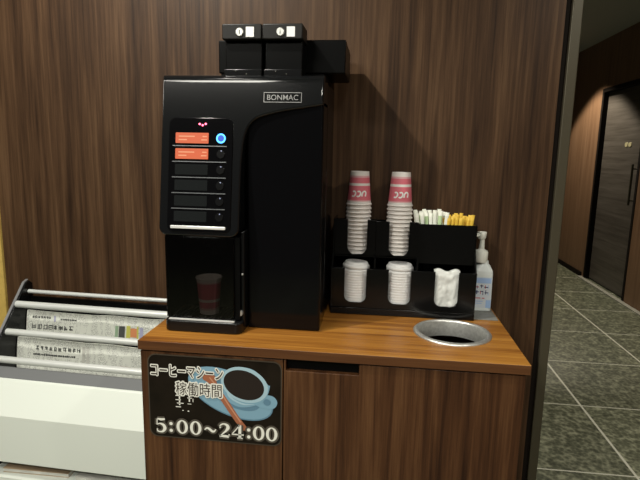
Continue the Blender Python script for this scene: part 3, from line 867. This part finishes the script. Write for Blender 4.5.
for (y, z, r) in ((1.594, .775, .0068), (1.535, .746, .0115), (1.483, .667, .0110), (1.424, .597, .0110)):
    b = MB(); b.tube((.0005, L_(y), z), (LEN-.0005, L_(y), z), r, n=24); b.build('bar', M_['alu'], rk, local=True)
# sloping back board, grey tray, white front
for (y0, y1, z) in ((1.549, 1.5995, .592), (1.498, 1.5485, .522)):
    MB().prism([(L_(y0), z), (L_(y1), z), (L_(y1), z+.006), (L_(y0), z+.006)], lambda y, zz: (.0005, y, zz), lambda y, zz: (LEN-.0005, y, zz)).build('paper_ledge', M_['black'], rk, local=True)
MB().prism([(L_(1.5425), .529), (L_(1.5485), .529), (L_(1.5560), .628), (L_(1.5500), .628)], lambda y, zz: (.0005, y, zz), lambda y, zz: (LEN-.0005, y, zz)).build('tier_board', M_['black'], rk, local=True)
MB().prism([(L_(1.4255), .572), (L_(1.4205), .576), (L_(1.3975), .530), (L_(1.4035), .526)], lambda y, z: (.002, y, z), lambda y, z: (LEN-.002, y, z)).build('inner_tray', M_['grey'], rk, local=True)
def panel(name, pts, mt, bev=.0015):
    return MB().prism(pts, lambda y, z: (.0005, y, z), lambda y, z: (LEN-.0005, y, z)).build(name, mt, rk, bevel=bev, seg=2, local=True, ang=18)
panel('front_panel', [(L_(1.404), .546), (L_(1.396), .544), (L_(1.345), .449), (L_(1.345), .293), (L_(1.357), .293), (L_(1.357), .444)], M_['white'], .0022)
panel('lower_shelf', [(L_(1.346), .225), (L_(1.60), .225), (L_(1.60), .240), (L_(1.346), .240)], M_['white'])
panel('rear_panel', [(L_(1.600), .0), (L_(1.612), .0), (L_(1.612), .755), (L_(1.600), .755)], M_['black'])

# newspapers lying on the slope: a plane parallel to the bars
rz_ = Matrix.Rotation(-A, 4, 'Z'); RO = Vector((-1.2, 1.58, 0))
sl = Vector((0, .16, 1)).normalized(); nrm = Vector((0, -sl.z, sl.y))
def news(base_y, base_z, x0, x1, length, lab, headline, colours, seed):
    rr = random.Random(seed)
    root = thing('newspaper', lab, 'newspaper', RO+rz_.to_3x3() @ Vector((0, L_(base_y), base_z)), 'newspapers on the rack', rz=0)
    ang = math.atan2(sl.z, sl.y)
    root.rotation_euler = Matrix(((math.cos(A), math.sin(A), 0), (-math.sin(A), math.cos(A), 0), (0, 0, 1))).to_euler()
    root.rotation_euler = (rz_.to_3x3() @ Matrix.Rotation(ang, 3, 'X')).to_euler()
    # local: x along the rack, y up the slope, z off the slope
    nxs, nys = 40, 8; th = .007
    def wav(u, v): return .0022*math.sin(9*u+seed)+.0016*math.sin(23*u+3*v)
    top = lambda u: length+.002*math.sin(5*u+seed)+(.0022*math.sin(14*u) if u > .4 else 0)
    vs = []
    for s in (0, 1):
        for i in range(nxs+1):
            for j in range(nys+1):
                u, v = i/nxs, j/nys
                vs.append((x0+(x1-x0)*u, top(u)*v, (0 if s == 0 else th+wav(u, v))))
    N = (nxs+1)*(nys+1); fs = []
    for s in (0, 1):
        for i in range(nxs):
            for j in range(nys):
                a = s*N+i*(nys+1)+j; q = (a, a+nys+1, a+nys+2, a+1); fs.append(q)
    rg_ = [i*(nys+1) for i in range(nxs+1)]+[nxs*(nys+1)+j for j in range(1, nys+1)]+[i*(nys+1)+nys for i in range(nxs-1, -1, -1)]+[j for j in range(nys-1, 0, -1)]
    for k in range(len(rg_)):
        a, b = rg_[k], rg_[(k+1) % len(rg_)]; fs.append((a, b, b+N, a+N))
    MB().add(vs, fs).build('pages', M_['paper'], root, local=True, ang=60)
    # bold headline strokes and the printed colour blocks lie on the front page
    def zq(x, y): 
        u = (x-x0)/(x1-x0); return th+wav(u, y/length)+.0008
    hd = MB()
    for (hx0, hx1, hy, hh_) in headline:
        n = int((hx1-hx0)/(hh_*1.02))
        for k in range(n):
            cx = hx0+(k+.5)*(hx1-hx0)/n; w = hh_*.86
            for q in range(6):
                if rr.random() < .5:
                    yy = hy+rr.uniform(-.45, .45)*hh_; a, b = cx-w/2*rr.uniform(.5, 1), cx+w/2*rr.uniform(.5, 1)
                    hd.add([(a, yy-.0013, zq(a, yy)), (b, yy-.0013, zq(b, yy)), (b, yy+.0013, zq(b, yy)), (a, yy+.0013, zq(a, yy))], [(0, 1, 2, 3)])
                else:
                    xx = cx+rr.uniform(-.45, .45)*w; a, b = hy-hh_/2*rr.uniform(.5, 1), hy+hh_/2*rr.uniform(.5, 1)
                    hd.add([(xx-.0013, a, zq(xx, a)), (xx+.0013, a, zq(xx, a)), (xx+.0013, b, zq(xx, b)), (xx-.0013, b, zq(xx, b))], [(0, 1, 2, 3)])
    hd.build('headline', M_['ink'], root, local=True, smooth=False)
    for (a, b, c_, d_, mt) in colours:
        pc = MB(); ns = 6
        for k in range(ns):
            xa, xb = a+(b-a)*k/ns, a+(b-a)*(k+1)/ns
            pc.add([(xa, c_, zq(xa, c_)), (xb, c_, zq(xb, c_)), (xb, d_, zq(xb, d_)), (xa, d_, zq(xa, d_))], [(0, 1, 2, 3)])
        pc.build('printed_picture', M_[mt], root, local=True, smooth=False)
# upper newspaper, below the second bar; lower newspaper, below the third
news(1.5660, .5990, .003, .570, .114, 'folded newspaper with colour pictures standing behind the upper bars of the rack', [(.022, .182, .060, .019), (.022, .095, .092, .009), (.13, .19, .090, .006)],
     [(.335, .346, .045, .083, 'gre'), (.348, .369, .045, .083, 'ink'), (.374, .388, .040, .086, 'yel'), (.3885, .411, .048, .078, 'ora'), (.4115, .417, .040, .086, 'yel'), (.105, .112, .080, .100, 'ppl'), (.421, .434, .045, .083, 'ppl')], 3)
news(1.5160, .5290, .003, .570, .104, 'folded newspaper standing lower in the rack behind the third bar', [(.068, .235, .074, .015), (.062, .215, .052, .006)],
     [(.366, .415, .022, .037, 'pnk'), (.240, .250, .02, .09, 'magpale'), (.256, .266, .02, .09, 'magpale')], 8)
# magazines on the lower shelf
def mag(x, y, z, w, dp, rz, mt, lab):
    root = thing('magazine', lab, 'magazine', RO+rz_.to_3x3() @ Vector((x, L_(y), z)), 'magazines on the lower shelf of the rack', rz=-A+rz)
    MB().box(-w/2, w/2, -dp/2, dp/2, .0015, .0125).build('pages', M_['magpale'], root, local=True, bevel=.001, seg=2)
    MB().box(-w/2-.001, w/2+.001, -dp/2-.001, dp/2+.001, .0126, .0140).build('cover', M_[mt], root, local=True)
    MB().box(-w/2-.001, w/2+.001, -dp/2-.001, dp/2+.001, .0002, .0014).build('back_cover', M_[mt], root, local=True)
mag(.15, 1.46, .2402, .22, .17, .05, 'magtan', 'tan covered magazine lying on the lower shelf of white rack')
mag(.40, 1.45, .2402, .20, .17, -.08, 'magpale', 'pale magazine lying on the right of the lower shelf')

# ------------------------------------------------------------------ lights
def spot(name, loc, target, power, col, size, blend, rad):
    l = bpy.data.lights.new(name, 'SPOT'); l.energy = power; l.color = col; l.spot_size = math.radians(size); l.spot_blend = blend; l.shadow_soft_size = rad
    o = bpy.data.objects.new(name, l); COL.objects.link(o); o.location = loc
    o.rotation_euler = (Vector(target)-Vector(loc)).to_track_quat('-Z', 'Y').to_euler(); return o
WARM = (1., .97, .87)
spot('downlight_left', (-.834, .837, 2.42), (-.75, .86, 0), 84, WARM, 150, .5, .022)
al = bpy.data.lights.new('fill_area_light', 'AREA'); al.shape = 'RECTANGLE'; al.size = 1.2; al.size_y = .6; al.energy = 54; al.color = WARM  # unseen area light added as soft fill from the front left
ao = bpy.data.objects.new('fill_area_light', al); COL.objects.link(ao); ao.location = (-1.25, -.40, 2.44)
spot('downlight_right', (1.05, .55, 2.42), (1.0, .6, 0), 40, WARM, 150, .5, .03)
spot('fill_light_behind', (.3, -1.2, 2.42), (.3, -1.2, 0), 135, WARM, 150, .5, .04)  # fill light added behind the camera to brighten faces turned forward
spot('corridor_downlight', (1.60, 5.65, 2.42), (1.60, 5.65, 0), 135, (1., .90, .74), 104, .2, .05)
spot('corridor_downlight_near', (1.5, 2.9, 2.42), (1.5, 2.9, 0), 90, (1., .95, .82), 104, .3, .03)

wd = bpy.data.worlds.new('world'); scene.world = wd; wd.use_nodes = True
bg = wd.node_tree.nodes['Background']; bg.inputs['Color'].default_value = (1., .92, .8, 1); bg.inputs['Strength'].default_value = .05

vs_ = scene.view_settings
vs_.view_transform = 'Standard'; vs_.look = 'None'; vs_.gamma = 1.; vs_.use_curve_mapping = False; vs_.exposure = 0.
